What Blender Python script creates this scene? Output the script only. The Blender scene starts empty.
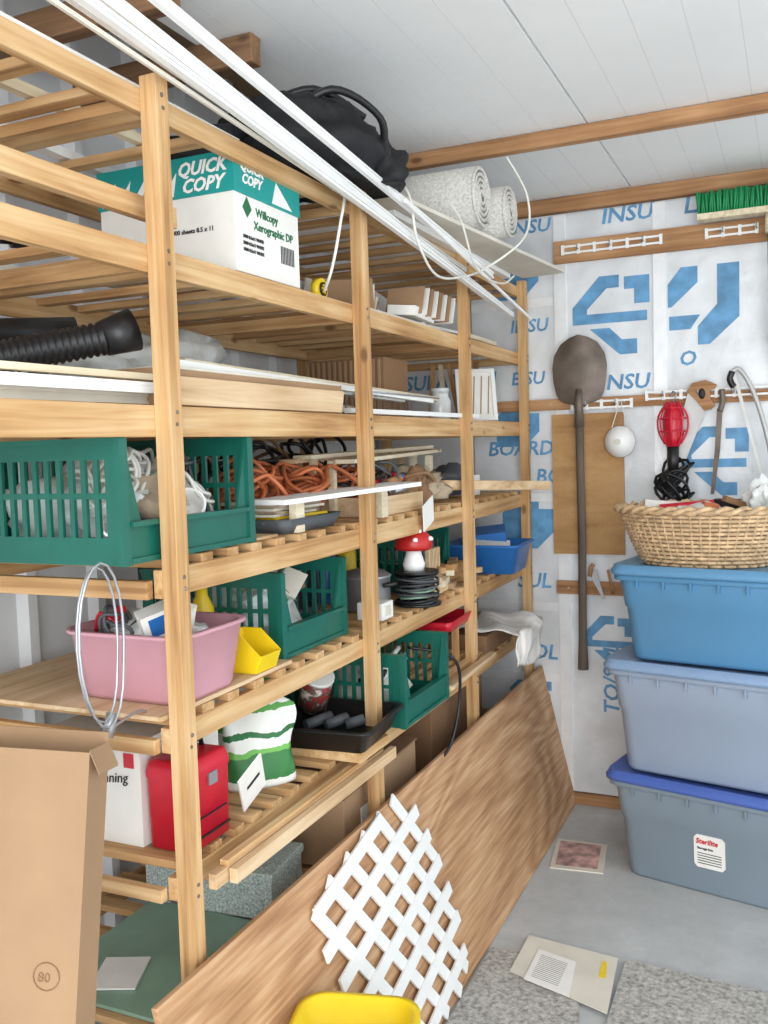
import bpy, bmesh, math, random
from mathutils import Vector, Matrix, Euler
random.seed(7)
R=random.random
def U(a,b): return a+(b-a)*R()
def s2l(c):
    c=c/255.
    return c/12.92 if c<=.04045 else ((c+.055)/1.055)**2.4
def col(r,g,b): return (s2l(r),s2l(g),s2l(b),1)
# ---------------------------------------------------------------- materials
def newmat(name):
    m=bpy.data.materials.new(name); m.use_nodes=True
    nt=m.node_tree; b=nt.nodes['Principled BSDF']
    return m,nt,b
def plain(name,rgb,rough=.5,metal=0,var=.08,scale=12,bump=0,bscale=60,trans=0):
    m,nt,b=newmat(name); N=nt.nodes; L=nt.links
    tc=N.new('ShaderNodeTexCoord')
    no=N.new('ShaderNodeTexNoise'); no.inputs['Scale'].default_value=scale; no.inputs['Detail'].default_value=4
    L.new(tc.outputs['Object'],no.inputs['Vector'])
    cr=N.new('ShaderNodeValToRGB'); c=col(*rgb)
    cr.color_ramp.elements[0].position=.3; cr.color_ramp.elements[1].position=.7
    cr.color_ramp.elements[0].color=tuple(max(0,x*(1-var*2)) for x in c[:3])+(1,)
    cr.color_ramp.elements[1].color=tuple(min(1,x*(1+var)) for x in c[:3])+(1,)
    L.new(no.outputs['Fac'],cr.inputs['Fac']); L.new(cr.outputs['Color'],b.inputs['Base Color'])
    b.inputs['Roughness'].default_value=rough; b.inputs['Metallic'].default_value=metal
    if trans: b.inputs['Transmission Weight'].default_value=trans
    if bump:
        n2=N.new('ShaderNodeTexNoise'); n2.inputs['Scale'].default_value=bscale; n2.inputs['Detail'].default_value=3
        L.new(tc.outputs['Object'],n2.inputs['Vector'])
        bp=N.new('ShaderNodeBump'); bp.inputs['Strength'].default_value=bump; bp.inputs['Distance'].default_value=.01
        L.new(n2.outputs['Fac'],bp.inputs['Height']); L.new(bp.outputs['Normal'],b.inputs['Normal'])
    return m
def wood(name,axis,dark,mid,light,across=42,along=1.8,rough=.78):
    m,nt,b=newmat(name); N=nt.nodes; L=nt.links
    tc=N.new('ShaderNodeTexCoord'); mp=N.new('ShaderNodeMapping')
    sc=[across]*3; sc[axis]=along; mp.inputs['Scale'].default_value=sc
    L.new(tc.outputs['Object'],mp.inputs['Vector'])
    no=N.new('ShaderNodeTexNoise'); no.inputs['Scale'].default_value=1; no.inputs['Detail'].default_value=7; no.inputs['Roughness'].default_value=.6; no.inputs['Distortion'].default_value=.5
    L.new(mp.outputs['Vector'],no.inputs['Vector'])
    n2=N.new('ShaderNodeTexNoise'); n2.inputs['Scale'].default_value=2.7; n2.inputs['Detail'].default_value=3
    L.new(tc.outputs['Object'],n2.inputs['Vector'])
    ad=N.new('ShaderNodeMath'); ad.operation='MULTIPLY_ADD'; ad.inputs[1].default_value=.62
    L.new(no.outputs['Fac'],ad.inputs[0])
    m2=N.new('ShaderNodeMath'); m2.operation='MULTIPLY'; m2.inputs[1].default_value=.38; L.new(n2.outputs['Fac'],m2.inputs[0]); L.new(m2.outputs[0],ad.inputs[2])
    cr=N.new('ShaderNodeValToRGB'); e=cr.color_ramp.elements
    e[0].position=.36; e[0].color=col(*dark); e[1].position=.63; e[1].color=col(*light)
    x=e.new(.48); x.color=col(*mid)
    L.new(ad.outputs[0],cr.inputs['Fac'])
    vo=N.new('ShaderNodeTexVoronoi'); vo.inputs['Scale'].default_value=5
    mp2=N.new('ShaderNodeMapping'); s=[1.6]*3; s[axis]=.8; mp2.inputs['Scale'].default_value=s
    L.new(tc.outputs['Object'],mp2.inputs['Vector']); L.new(mp2.outputs['Vector'],vo.inputs['Vector'])
    k=N.new('ShaderNodeMapRange'); k.inputs['From Min'].default_value=.05; k.inputs['From Max'].default_value=.11; k.inputs['To Min'].default_value=.75; k.inputs['To Max'].default_value=0
    L.new(vo.outputs['Distance'],k.inputs['Value'])
    mx=N.new('ShaderNodeMix'); mx.data_type='RGBA'; L.new(k.outputs[0],mx.inputs['Factor'])
    L.new(cr.outputs['Color'],mx.inputs['A']); mx.inputs['B'].default_value=col(int(dark[0]*.65),int(dark[1]*.55),int(dark[2]*.5))
    L.new(mx.outputs['Result'],b.inputs['Base Color']); b.inputs['Roughness'].default_value=rough
    bp=N.new('ShaderNodeBump'); bp.inputs['Strength'].default_value=.2; bp.inputs['Distance'].default_value=.004
    L.new(no.outputs['Fac'],bp.inputs['Height']); L.new(bp.outputs['Normal'],b.inputs['Normal'])
    return m
WD,WM,WL=(160,116,70),(196,154,104),(220,188,142)
wX=wood('pine_x',0,(150,108,66),(188,146,98),(214,180,134)); wY=wood('pine_y',1,WD,WM,WL); wZ=wood('pine_z',2,(154,110,66),(192,150,100),(218,184,138))
bX=wood('beam_x',0,(134,94,60),(166,122,82),(194,150,108))
tY=wood('trim_tan_y',1,(174,138,100),(206,174,134),(226,200,164))
pale=wood('pale_wood',1,(200,182,150),(222,208,178),(238,228,204))
dkX=wood('rafter_x',0,(92,66,46),(126,94,66),(154,116,84))
def speck(name,stops,scale,rough=.95,bump=.5):
    m,nt,b=newmat(name); N=nt.nodes; L=nt.links
    tc=N.new('ShaderNodeTexCoord'); no=N.new('ShaderNodeTexNoise'); no.inputs['Scale'].default_value=scale; no.inputs['Detail'].default_value=6; no.inputs['Roughness'].default_value=.75
    L.new(tc.outputs['Object'],no.inputs['Vector']); cr=N.new('ShaderNodeValToRGB'); e=cr.color_ramp.elements
    e[0].position=stops[0][0]; e[0].color=col(*stops[0][1]); e[1].position=stops[-1][0]; e[1].color=col(*stops[-1][1])
    for p,c in stops[1:-1]:
        x=e.new(p); x.color=col(*c)
    L.new(no.outputs['Fac'],cr.inputs['Fac']); L.new(cr.outputs['Color'],b.inputs['Base Color']); b.inputs['Roughness'].default_value=rough
    if bump:
        bp=N.new('ShaderNodeBump'); bp.inputs['Strength'].default_value=bump; bp.inputs['Distance'].default_value=.006
        L.new(no.outputs['Fac'],bp.inputs['Height']); L.new(bp.outputs['Normal'],b.inputs['Normal'])
    return m
def bands(name,stops,zscale,nz=.08,ns=9,rough=.4):
    m,nt,b=newmat(name); N=nt.nodes; L=nt.links
    tc=N.new('ShaderNodeTexCoord'); sp=N.new('ShaderNodeSeparateXYZ'); L.new(tc.outputs['Object'],sp.inputs[0])
    no=N.new('ShaderNodeTexNoise'); no.inputs['Scale'].default_value=ns; no.inputs['Detail'].default_value=4; L.new(tc.outputs['Object'],no.inputs['Vector'])
    a=N.new('ShaderNodeMath'); a.operation='MULTIPLY_ADD'; a.inputs[1].default_value=1/zscale; L.new(sp.outputs['Z'],a.inputs[0])
    c2=N.new('ShaderNodeMath'); c2.operation='MULTIPLY_ADD'; c2.inputs[1].default_value=nz*4; c2.inputs[2].default_value=-nz*2; L.new(no.outputs['Fac'],c2.inputs[0]); L.new(c2.outputs[0],a.inputs[2])
    cr=N.new('ShaderNodeValToRGB'); cr.color_ramp.interpolation='CONSTANT'; e=cr.color_ramp.elements
    e[0].position=stops[0][0]; e[0].color=col(*stops[0][1]); e[1].position=stops[-1][0]; e[1].color=col(*stops[-1][1])
    for p,c in stops[1:-1]:
        x=e.new(p); x.color=col(*c)
    L.new(a.outputs[0],cr.inputs['Fac']); L.new(cr.outputs['Color'],b.inputs['Base Color']); b.inputs['Roughness'].default_value=rough
    return m
def plymat():
    m,nt,b=newmat('plywood_face'); N=nt.nodes; L=nt.links
    tc=N.new('ShaderNodeTexCoord'); mp=N.new('ShaderNodeMapping'); mp.inputs['Scale'].default_value=(1.6,.62,2.6)
    L.new(tc.outputs['Object'],mp.inputs['Vector'])
    no=N.new('ShaderNodeTexNoise'); no.inputs['Scale'].default_value=1.1; no.inputs['Detail'].default_value=1.5; no.inputs['Distortion'].default_value=.5
    L.new(mp.outputs['Vector'],no.inputs['Vector'])
    mu=N.new('ShaderNodeMath'); mu.operation='MULTIPLY'; mu.inputs[1].default_value=75; L.new(no.outputs['Fac'],mu.inputs[0])
    sn=N.new('ShaderNodeMath'); sn.operation='SINE'; L.new(mu.outputs[0],sn.inputs[0])
    mp3=N.new('ShaderNodeMapping'); mp3.inputs['Scale'].default_value=(60,3,60); L.new(tc.outputs['Object'],mp3.inputs['Vector'])
    n3=N.new('ShaderNodeTexNoise'); n3.inputs['Scale'].default_value=1.5; n3.inputs['Detail'].default_value=4; L.new(mp3.outputs['Vector'],n3.inputs['Vector'])
    a=N.new('ShaderNodeMath'); a.operation='MULTIPLY_ADD'; a.inputs[1].default_value=.11; L.new(sn.outputs[0],a.inputs[0]); L.new(n3.outputs['Fac'],a.inputs[2])
    cr=N.new('ShaderNodeValToRGB'); e=cr.color_ramp.elements
    e[0].position=.26; e[0].color=col(158,116,80); e[1].position=.74; e[1].color=col(208,170,132)
    x=e.new(.5); x.color=col(188,144,104)
    L.new(a.outputs[0],cr.inputs['Fac']); L.new(cr.outputs['Color'],b.inputs['Base Color']); b.inputs['Roughness'].default_value=.65
    return m
ply=plymat()
white=plain('white_vinyl',(242,242,240),.4,0,.02)
paper=plain('paper_white',(238,236,230),.8,0,.03)
steelw=plain('white_steel',(226,229,232),.5,0,.03,3)
foam=plain('white_foam',(246,247,247),.8,0,.02,2,.1,20)
seam=plain('foam_seam',(226,226,224),.8,0,.02)
cardb=plain('cardboard',(166,134,102),.9,0,.06,5,.1,30)
cardb2=plain('cardboard_dark',(142,108,78),.9,0,.08,5)
green=plain('green_plastic',(16,98,84),.38,0,.06)
teal=plain('teal_print',(20,150,146),.5,0,.03)
pink=plain('pink_plastic',(206,154,166),.35,0,.03)
yellow=plain('yellow_plastic',(240,206,30),.35,0,.03)
red=plain('red_plastic',(204,26,50),.35,0,.05)
black=plain('black_plastic',(24,24,26),.4,0,.1)
bag=plain('black_fabric',(18,18,22),.7,0,.2,8,.6,25)
bluep=plain('blue_plastic',(40,108,180),.35,0,.05)
totA=plain('tote_blue',(90,144,184),.35,0,.03,3)
totAl=plain('tote_blue_lid',(102,154,194),.35,0,.03,3)
totB=plain('tote_grey',(152,166,186),.35,0,.03,3)
totBl=plain('tote_grey_lid',(140,166,200),.35,0,.03,3)
totC=plain('tote_slate',(130,144,156),.35,0,.03,3)
totCl=plain('tote_violet_lid',(76,104,180),.35,0,.03,3)
wick=plain('wicker',(214,182,142),.6,0,.2,40)
orange=plain('orange_cord',(206,116,72),.45)
cordw=plain('white_cord',(228,226,218),.45)
steel=plain('steel',(176,178,182),.35,.7,.05)
bladem=plain('saw_blade',(194,194,192),.45,.25,.08)
dsteel=plain('dark_steel',(120,108,98),.55,.35,.25,9)
ash=wood('grey_handle',2,(76,66,58),(102,90,80),(124,112,100))
inkblue=plain('ink_blue',(98,156,200),.5,0,.16,16)
foil=plain('foil_facing',(224,227,230),.42,.10,.09,5,.55,10)
foilT=plain('foil_tape',(236,238,240),.35,.2,.04,10,.2,30)
brownb=wood('brown_hardboard',0,(156,116,72),(180,138,90),(196,158,108),12,3)
cloth=plain('white_cloth',(228,224,218),.9,0,.05,10,.5,30)
tanc=plain('tan_canvas',(176,158,134),.85,0,.15,14,.5,30)
rubber=plain('rubber_grey',(80,84,88),.6)
graypat=speck('grey_speckle_print',[(.40,(132,148,146)),(.5,(184,198,194)),(.6,(222,230,224))],190,.7,0)
carpet=speck('speckled_carpet',[(.3,(100,97,94)),(.45,(160,157,152)),(.55,(186,183,176)),(.7,(216,213,206))],70)
conc=speck('concrete',[(.25,(160,162,163)),(.42,(180,182,182)),(.6,(192,194,194)),(.75,(210,212,212))],3.2,.75,.05)
rollm=speck('rolled_carpet',[(.3,(164,160,152)),(.5,(208,205,198)),(.7,(236,234,228))],120)
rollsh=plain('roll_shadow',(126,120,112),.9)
greensheet=plain('green_sheet',(140,172,150),.3,0,.12,6)
clearp=plain('clear_plastic',(222,226,224),.15,0,.05,10,.5,20)
skinred=plain('mushroom_red',(190,36,34),.35)
plaid=speck('plaid_print',[(.4,(176,36,40)),(.5,(30,60,50)),(.6,(220,200,190))],30,.5,0)
pinkp=plain('magazine_pink',(204,162,156),.5,0,.35,22)
beige=plain('beige_board',(220,214,200),.8,0,.06,7)
inkk=plain('ink_black',(40,40,44),.6)
inkg=plain('ink_green',(30,110,70),.6)
grasspr=plain('bag_green_print',(80,160,60),.45,0,.3,20)
bristle=plain('bristle_green',(30,140,84),.6)
soilm=bands('soil_bag_print',[(0,(226,228,222)),(.10,(50,120,60)),(.38,(110,180,80)),(.44,(238,240,234)),(.56,(40,110,60)),(.62,(238,240,234)),(.84,(90,160,80)),(.90,(232,234,228))],.20,.035,22)
seedm=bands('seed_bag_print',[(0,(236,236,230)),(.3,(70,170,60)),(.5,(24,90,50)),(.6,(240,240,235)),(.8,(60,160,60))],.24,.05,16)
# ---------------------------------------------------------------- mesh builder
class MB:
    def __init__(s,name): s.name=name; s.bm=bmesh.new(); s.m=[]
    def mi(s,m):
        if m not in s.m: s.m.append(m)
        return s.m.index(m)
    def box(s,c,d,m,rot=(0,0,0)):
        M=Matrix.Translation(c)@Euler(rot).to_matrix().to_4x4()
        i=s.mi(m); v=[s.bm.verts.new(M@Vector((x*d[0]/2,y*d[1]/2,z*d[2]/2))) for x in(-1,1) for y in(-1,1) for z in(-1,1)]
        for q in((0,1,3,2),(4,6,7,5),(0,4,5,1),(2,3,7,6),(0,2,6,4),(1,5,7,3)):
            f=s.bm.faces.new([v[k] for k in q]); f.material_index=i
    def bb(s,x0,x1,y0,y1,z0,z1,m): s.box(((x0+x1)/2,(y0+y1)/2,(z0+z1)/2),(abs(x1-x0),abs(y1-y0),abs(z1-z0)),m)
    def rings(s,rings,m,closed=False,cap=True,smooth=True):
        i=s.mi(m); V=[[s.bm.verts.new(p) for p in r] for r in rings]; n=len(V[0])
        K=len(V) if closed else len(V)-1
        for a in range(K):
            A=V[a];B=V[(a+1)%len(V)]
            for k in range(n):
                f=s.bm.faces.new((A[k],A[(k+1)%n],B[(k+1)%n],B[k])); f.material_index=i; f.smooth=smooth
        if cap and not closed:
            for r in(V[0],V[-1]):
                f=s.bm.faces.new(r); f.material_index=i
    def tube(s,pts,r,m,n=8,closed=False,sm=0):
        pts=[Vector(p) for p in pts]
        if sm:
            q=[];N=len(pts)
            rng=range(N) if closed else range(N-1)
            for a in rng:
                g=lambda k:(pts[k%N] if closed else pts[min(max(k,0),N-1)])
                p0,p1,p2,p3=g(a-1),g(a),g(a+1),g(a+2)
                for j in range(sm):
                    t=j/sm
                    q.append(.5*((2*p1)+(p2-p0)*t+(2*p0-5*p1+4*p2-p3)*t*t+(3*p1-p0-3*p2+p3)*t**3))
            if not closed:q.append(pts[-1])
            pts=q
        N=len(pts); rs=[]; up=None
        for a in range(N):
            d=(pts[(a+1)%N]-pts[a-1]) if closed else (pts[min(a+1,N-1)]-pts[max(a-1,0)])
            if d.length<1e-9: d=Vector((0,0,1))
            d.normalize()
            if up is None: up=d.orthogonal().normalized()
            else:
                up=up-d*up.dot(d)
                up=up.normalized() if up.length>1e-6 else d.orthogonal().normalized()
            w=d.cross(up); rr=r(a/(N-1)) if callable(r) else r
            rs.append([pts[a]+(up*math.cos(2*math.pi*k/n)+w*math.sin(2*math.pi*k/n))*rr for k in range(n)])
        s.rings(rs,m,closed)
    def cyl(s,p1,p2,r,m,r2=None,n=20):
        r2=r if r2 is None else r2; p1=Vector(p1);p2=Vector(p2)
        s.tube([p1,p2],lambda t:r+(r2-r)*t,m,n)
    def lathe(s,prof,c,m,n=28,rot=(0,0,0),sx=1,sy=1,cap=True):
        M=Matrix.Translation(c)@Euler(rot).to_matrix().to_4x4()
        s.rings([[M@Vector((r*sx*math.cos(2*math.pi*k/n),r*sy*math.sin(2*math.pi*k/n),z)) for k in range(n)] for r,z in prof],m,cap=cap)
    def loft(s,secs,c,rz,m,cap=True,smooth=True,seg=5):
        M=Matrix.Translation(c)@Matrix.Rotation(rz,4,'Z'); rs=[]
        for z,w,d,r in secs:
            ring=[]
            for cx,cy,a0 in((1,1,0),(-1,1,90),(-1,-1,180),(1,-1,270)):
                for k in range(seg+1):
                    a=math.radians(a0+90*k/seg)
                    ring.append(M@Vector((cx*(w/2-r)+r*math.cos(a),cy*(d/2-r)+r*math.sin(a),z)))
            rs.append(ring)
        s.rings(rs,m,cap=cap,smooth=smooth)
    def prism(s,pts,off,m):
        i=s.mi(m); off=Vector(off); A=[s.bm.verts.new(Vector(p)) for p in pts]; B=[s.bm.verts.new(Vector(p)+off) for p in pts]
        n=len(A)
        f=s.bm.faces.new(A); f.material_index=i; f=s.bm.faces.new(B[::-1]); f.material_index=i
        for k in range(n):
            f=s.bm.faces.new((A[k],B[k],B[(k+1)%n],A[(k+1)%n])); f.material_index=i
    def grid(s,fn,nu,nv,m):
        i=s.mi(m); V=[[s.bm.verts.new(Vector(fn(u/nu,v/nv))) for v in range(nv+1)] for u in range(nu+1)]
        for a in range(nu):
            for b in range(nv):
                f=s.bm.faces.new((V[a][b],V[a+1][b],V[a+1][b+1],V[a][b+1])); f.material_index=i; f.smooth=True
    def blob(s,c,d,m,noise=.15,rz=0,sub=3,seed=0,fine=0):
        i=s.mi(m); rnd=random.Random(seed); t=bmesh.new(); bmesh.ops.create_icosphere(t,subdivisions=sub,radius=1)
        ph=[(rnd.uniform(2,5),rnd.uniform(0,6),Vector((rnd.uniform(-1,1),rnd.uniform(-1,1),rnd.uniform(-1,1))).normalized()) for _ in range(7)]
        ph2=[(rnd.uniform(8,16),rnd.uniform(0,6),Vector((rnd.uniform(-1,1),rnd.uniform(-1,1),rnd.uniform(-1,1))).normalized()) for _ in range(7)]
        M=Matrix.Translation(c)@Matrix.Rotation(rz,4,'Z'); mp={}
        for v in t.verts:
            k=1+noise*sum(math.sin(f*v.co.dot(dd)*2+p) for f,p,dd in ph)/3
            if fine: k+=fine*sum(abs(math.sin(f*v.co.dot(dd)+p))-.6 for f,p,dd in ph2)/3
            q=v.co*k; z=q.z
            if z<-.55: z=-.55-(z+.55)*.1
            mp[v]=s.bm.verts.new(M@Vector((q.x*d[0]/2,q.y*d[1]/2,z*d[2]/1.55)))
        for f in t.faces:
            g=s.bm.faces.new([mp[v] for v in f.verts]); g.material_index=i; g.smooth=True
        t.free()
    def text(s,txt,size,M,m,shear=0,bold=0,sx=1,ext=.0006):
        cu=bpy.data.curves.new('t','FONT'); cu.body=txt; cu.size=size; cu.shear=shear; cu.offset=bold; cu.extrude=ext; cu.resolution_u=2
        o=bpy.data.objects.new('t',cu); bpy.context.scene.collection.objects.link(o)
        dg=bpy.context.evaluated_depsgraph_get(); me=bpy.data.meshes.new_from_object(o.evaluated_get(dg)); i=s.mi(m)
        vs=[s.bm.verts.new(M@Vector((v.co.x*sx,v.co.y,v.co.z))) for v in me.vertices]
        for p in me.polygons:
            try:
                f=s.bm.faces.new([vs[k] for k in p.vertices]); f.material_index=i
            except ValueError: pass
        bpy.data.objects.remove(o); bpy.data.meshes.remove(me); bpy.data.curves.remove(cu)
    def fin(s,bev=0,solid=0,sub=0):
        bmesh.ops.recalc_face_normals(s.bm,faces=s.bm.faces[:])
        lo=Vector((1e9,)*3); hi=-lo
        for v in s.bm.verts:
            for k in range(3): lo[k]=min(lo[k],v.co[k]); hi[k]=max(hi[k],v.co[k])
        c=(lo+hi)/2; c.z=lo.z
        for v in s.bm.verts: v.co-=c
        me=bpy.data.meshes.new(s.name); s.bm.to_mesh(me); s.bm.free()
        for m in s.m: me.materials.append(m)
        o=bpy.data.objects.new(s.name,me); o.location=c; bpy.context.scene.collection.objects.link(o)
        if solid:
            md=o.modifiers.new('s','SOLIDIFY'); md.thickness=solid
        if bev:
            md=o.modifiers.new('b','BEVEL'); md.width=bev; md.segments=2; md.limit_method='ANGLE'; md.angle_limit=math.radians(50)
        if sub:
            md=o.modifiers.new('u','SUBSURF'); md.levels=sub; md.render_levels=sub
        return o
def TX(o,xdir,up):
    x=Vector(xdir).normalized(); u=Vector(up).normalized(); n=x.cross(u)
    return Matrix(((x.x,u.x,n.x,o[0]),(x.y,u.y,n.y,o[1]),(x.z,u.z,n.z,o[2]),(0,0,0,1)))
# ---------------------------------------------------------------- camera
Xb=Vector((.9112,.0016,-.4119)); Yb=Vector((.4108,-.0760,.9085)); Zb=Vector((-.0299,-.9971,-.0699))
right=Vector((Xb.x,Yb.x,Zb.x)); down=Vector((Xb.y,Yb.y,Zb.y)); fwd=Vector((Xb.z,Yb.z,Zb.z))
upv=-down
cam=bpy.data.cameras.new('camera'); co=bpy.data.objects.new('camera',cam); bpy.context.scene.collection.objects.link(co)
rotm=Matrix(((right.x,upv.x,-fwd.x),(right.y,upv.y,-fwd.y),(right.z,upv.z,-fwd.z)))
co.matrix_world=Matrix.Translation((0,0,1.55))@rotm.to_quaternion().to_matrix().to_4x4()
cam.sensor_fit='VERTICAL'; cam.sensor_height=36; cam.lens=920/1024*36; cam.clip_start=.05
bpy.context.scene.camera=co
# ---------------------------------------------------------------- room
YW=3.87; XL=-1.78
o=MB('floor'); o.bb(-1.9,3.2,-1.6,4.0,-.1,0,conc); o.fin()
o=MB('wall_back'); o.bb(-1.9,3.2,YW,YW+.1,0,2.62,steelw); o.fin()
o=MB('wall_left')
pts=[];y=-1.0
while y<YW:
    pts+= [(XL,y),(XL,y+.19),(XL+.025,y+.205),(XL+.025,y+.235),(XL,y+.25)]; y+=.25
pts=[p for p in pts if p[1]<YW]
ring=[(p[0],p[1],0) for p in pts]+[(XL,YW,0),(XL-.1,YW,0),(XL-.1,-1.0,0)]
o.prism(ring,(0,0,2.85),steelw); o.fin()
o=MB('ceiling')
for x0,x1 in((-1.36,-.62),(-.612,.35),(.358,1.3),(1.308,3.2)):
    o.bb(x0,x1,-.6,YW,2.555,2.6,foam)
    k=x0+.12
    while k<x1-.03:
        o.bb(k,k+.002,-.6,YW,2.5548,2.556,seam); k+=.12
o.bb(-1.9,-1.3,-1,YW,2.80,2.85,plain('roof_deck',(180,154,124),.8,0,.2,4)); o.bb(-1.36,-1.34,-.6,YW,2.6,2.8,dkX)
o.fin()
for y in(1.66,1.98,2.6):
    o=MB('ceiling_joist'); o.bb(XL+.01,-1.2 if y<2.5 else -1.38,y-.022,y+.022,2.485,2.553,dkX); o.fin(.003)
o=MB('ceiling_joist'); o.bb(-1.8,3,3.0,3.04,2.505,2.553,bX); o.fin(.003)
o=MB('trim_1'); o.bb(-1.75,3,YW-.045,YW-.002,2.495,2.553,bX); o.fin(.003)
o=MB('trim_2'); o.bb(-1.3,2.5,YW-.04,YW-.002,0,.045,bX); o.fin(.003)
def ins(x0,x1,texts,shapes=()):
    o=MB('insulation_board'); o.bb(x0,x1,YW-.02,YW-.001,.05,2.485,foil)
    for t,x,z,sz,sx,vert in texts:
        if vert: M=TX((x,YW-.0212,z),(0,0,1),(-1,0,0))
        else: M=TX((x,YW-.0212,z),(1,0,0),(0,0,1))
        o.text(t,sz,M,inkblue,.15,sz*.02,sx)
    for p in shapes:
        o.prism([(min(max(a,x0+.005),x1-.005),YW-.0216,b) for a,b in p],(0,.0010,0),inkblue)
    o.fin()
def logo(cx,cz,s=1):
    A=[(-.17,-.02),(-.17,.05),(-.06,.17),(.02,.17),(.02,.12),(-.03,.12),(-.11,.04),(-.11,.02),(.13,.02),(.13,-.02)]
    B=[(-.10,-.04),(-.02,-.04),(.03,-.09),(.09,-.09),(.09,-.15),(.02,-.15)]
    C=[(.04,.16),(.14,.16),(.14,.05),(.08,.05),(.08,.11),(.04,.11)]
    return [[(cx+a*s,cz+b*s) for a,b in P] for P in(A,B,C)]
def solid(cx,cz,s=1):
    return [[(cx+a*s,cz+b*s) for a,b in((-.14,-.12),(-.14,.06),(-.05,.15),(.05,.15),(.05,.08),(.13,.08),(.13,-.03),(.04,-.12))]]
def vband(cx,cz,s=1):
    return [[(cx+a*s,cz+b*s) for a,b in((.02,-.17),(.14,-.06),(.14,.17),(.05,.17),(.05,.0),(-.03,-.09),(-.03,-.17))],
            [(cx+a*s,cz+b*s) for a,b in((-.14,.0),(-.03,.10),(-.03,.17),(-.10,.17),(-.17,.10),(-.17,.0))],
            [(cx+a*s,cz+b*s) for a,b in((-.15,-.04),(-.02,-.04),(-.06,-.10),(-.15,-.10))]]
ins(-1.76,-1.31,[('INSULATION',-1.72,1.8,.09,1,0)])
ins(-1.30,-.935,[('INSU',-1.13,2.43,.075,1.1,0),('BOARD',-1.24,1.50,.085,1,0),('INSU',-1.13,2.02,.075,1,0),('E/SU',-1.13,1.80,.075,1,0),('BO',-1.03,1.38,.085,1,0),('SUL',-1.12,.93,.09,1,0),('TOL',-1.12,.62,.09,1,0)],
    solid(-1.10,2.25,.75)+solid(-1.10,1.62,.7)+solid(-1.06,1.20,.85)+logo(-1.06,.45,.6))
ins(-.885,-.535,[('INSU',-.74,2.43,.085,1.1,0),('INSU',-.75,1.76,.085,1.05,0),('TO/SUL',-.69,.40,.09,1,1)],
    logo(-.69,2.05,1.0)+logo(-.72,.70,.7))
ins(-.485,.0,[('O',-.44,1.84,.08,1,0),('LATION',-.42,2.43,.085,1.1,0),('BOARD',-.40,1.17,.1,1,0)],vband(-.34,2.07,.9)+logo(-.3,1.45,.85))
ins(.05,.8,[('INSULATION',.1,1.8,.085,1,0)])
ins(.85,2.6,[('INSULATION',.9,1.8,.085,1,0)])
o=MB('trim_3')
for x0,x1 in((-.935,-.885),(-.535,-.485),(0,.05)):
    o.bb(x0,x1,YW-.028,YW-.003,.05,2.485,foilT)
for z in (.52,.83,1.3,2.12): o.bb(-1.3,-.94,YW-.0235,YW-.0212,z,z+.035,foilT)
o.fin()
def furring(x0,x1,z0,z1,m=bX,y=YW-.029,t=.019,name='furring_board'):
    o=MB(name); o.bb(x0,x1,y-t,y,z0,z1,m)
    for k in range(int((x1-x0)/.3)+1):
        x=x0+.05+k*.3
        if x<x1: o.cyl((x,y-t-.001,(z0+z1)/2),(x,y-t+.002,(z0+z1)/2),.005,steel,n=8)
    o.fin(.002)
furring(-.93,1.2,2.285,2.375); furring(-1.3,1.2,1.685,1.73); furring(-.94,-.64,.91,.965)
def hookrail(x0,x1,z):
    o=MB('tool_hook_rail'); y=YW-.05
    o.bb(x0,x1,y-.006,y,z-.017,z-.009,white); o.bb(x0,x1,y-.006,y,z+.009,z+.017,white)
    n=max(2,int((x1-x0)/.06))
    for k in range(n+1):
        x=x0+(x1-x0)*k/n; o.bb(x-.006,x+.006,y-.007,y,z-.02,z+.02,white)
        if k%2: o.tube([(x,y-.004,z),(x,y-.03,z-.005),(x,y-.035,z+.015)],.003,steel,6)
    o.fin()
hookrail(-.89,-.50,2.335); hookrail(-.33,-.15,2.335); hookrail(-.86,-.62,1.70); hookrail(-.56,-.1,1.725)
o=MB('pegboard'); o.bb(-.95,-.655,YW-.042,YW-.030,1.08,1.665,brownb)
for i in range(9):
    for j in range(18): o.cyl((-.93+i*.031,YW-.0425,1.1+j*.031),(-.93+i*.031,YW-.0415,1.1+j*.031),.0018,cardb2,n=6)
o.fin()
# ---------------------------------------------------------------- shelving unit
PX=-1.06; XB=-1.70; h=.018; PY=[1.39,2.23,3.055,3.80]
o=MB('shelving_unit')
for y in PY:
    o.bb(PX-h,PX+h,y-h,y+h,0,2.225,wZ); o.bb(XB-h,XB+h,y-h,y+h,0,2.225,wZ)
def rail(z0,z1,y0,y1,t=.02):
    o.bb(PX-h-t,PX-h,y0,y1,z0,z1,wY); o.bb(XB+h,XB+h+t,y0,y1,z0,z1,wY)
levels={1:2.205,2:1.93,3:1.64,4:1.335,5:1.035,6:.745,7:.40}
inset={1,2,3}
def slats(z,y0,y1,sp,w=.04,jit=.01,t=.017,ins_=0):
    y=y0; a=PX-h-ins_; b=XB+h+ins_
    while y<y1-w:
        j=U(-jit,jit); o.box(((a+b)/2,y+j+w/2,z+t/2),(a-b,w,t),wX,(0,0,U(-.012,.012) if not ins_ else 0)); y+=sp
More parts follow.
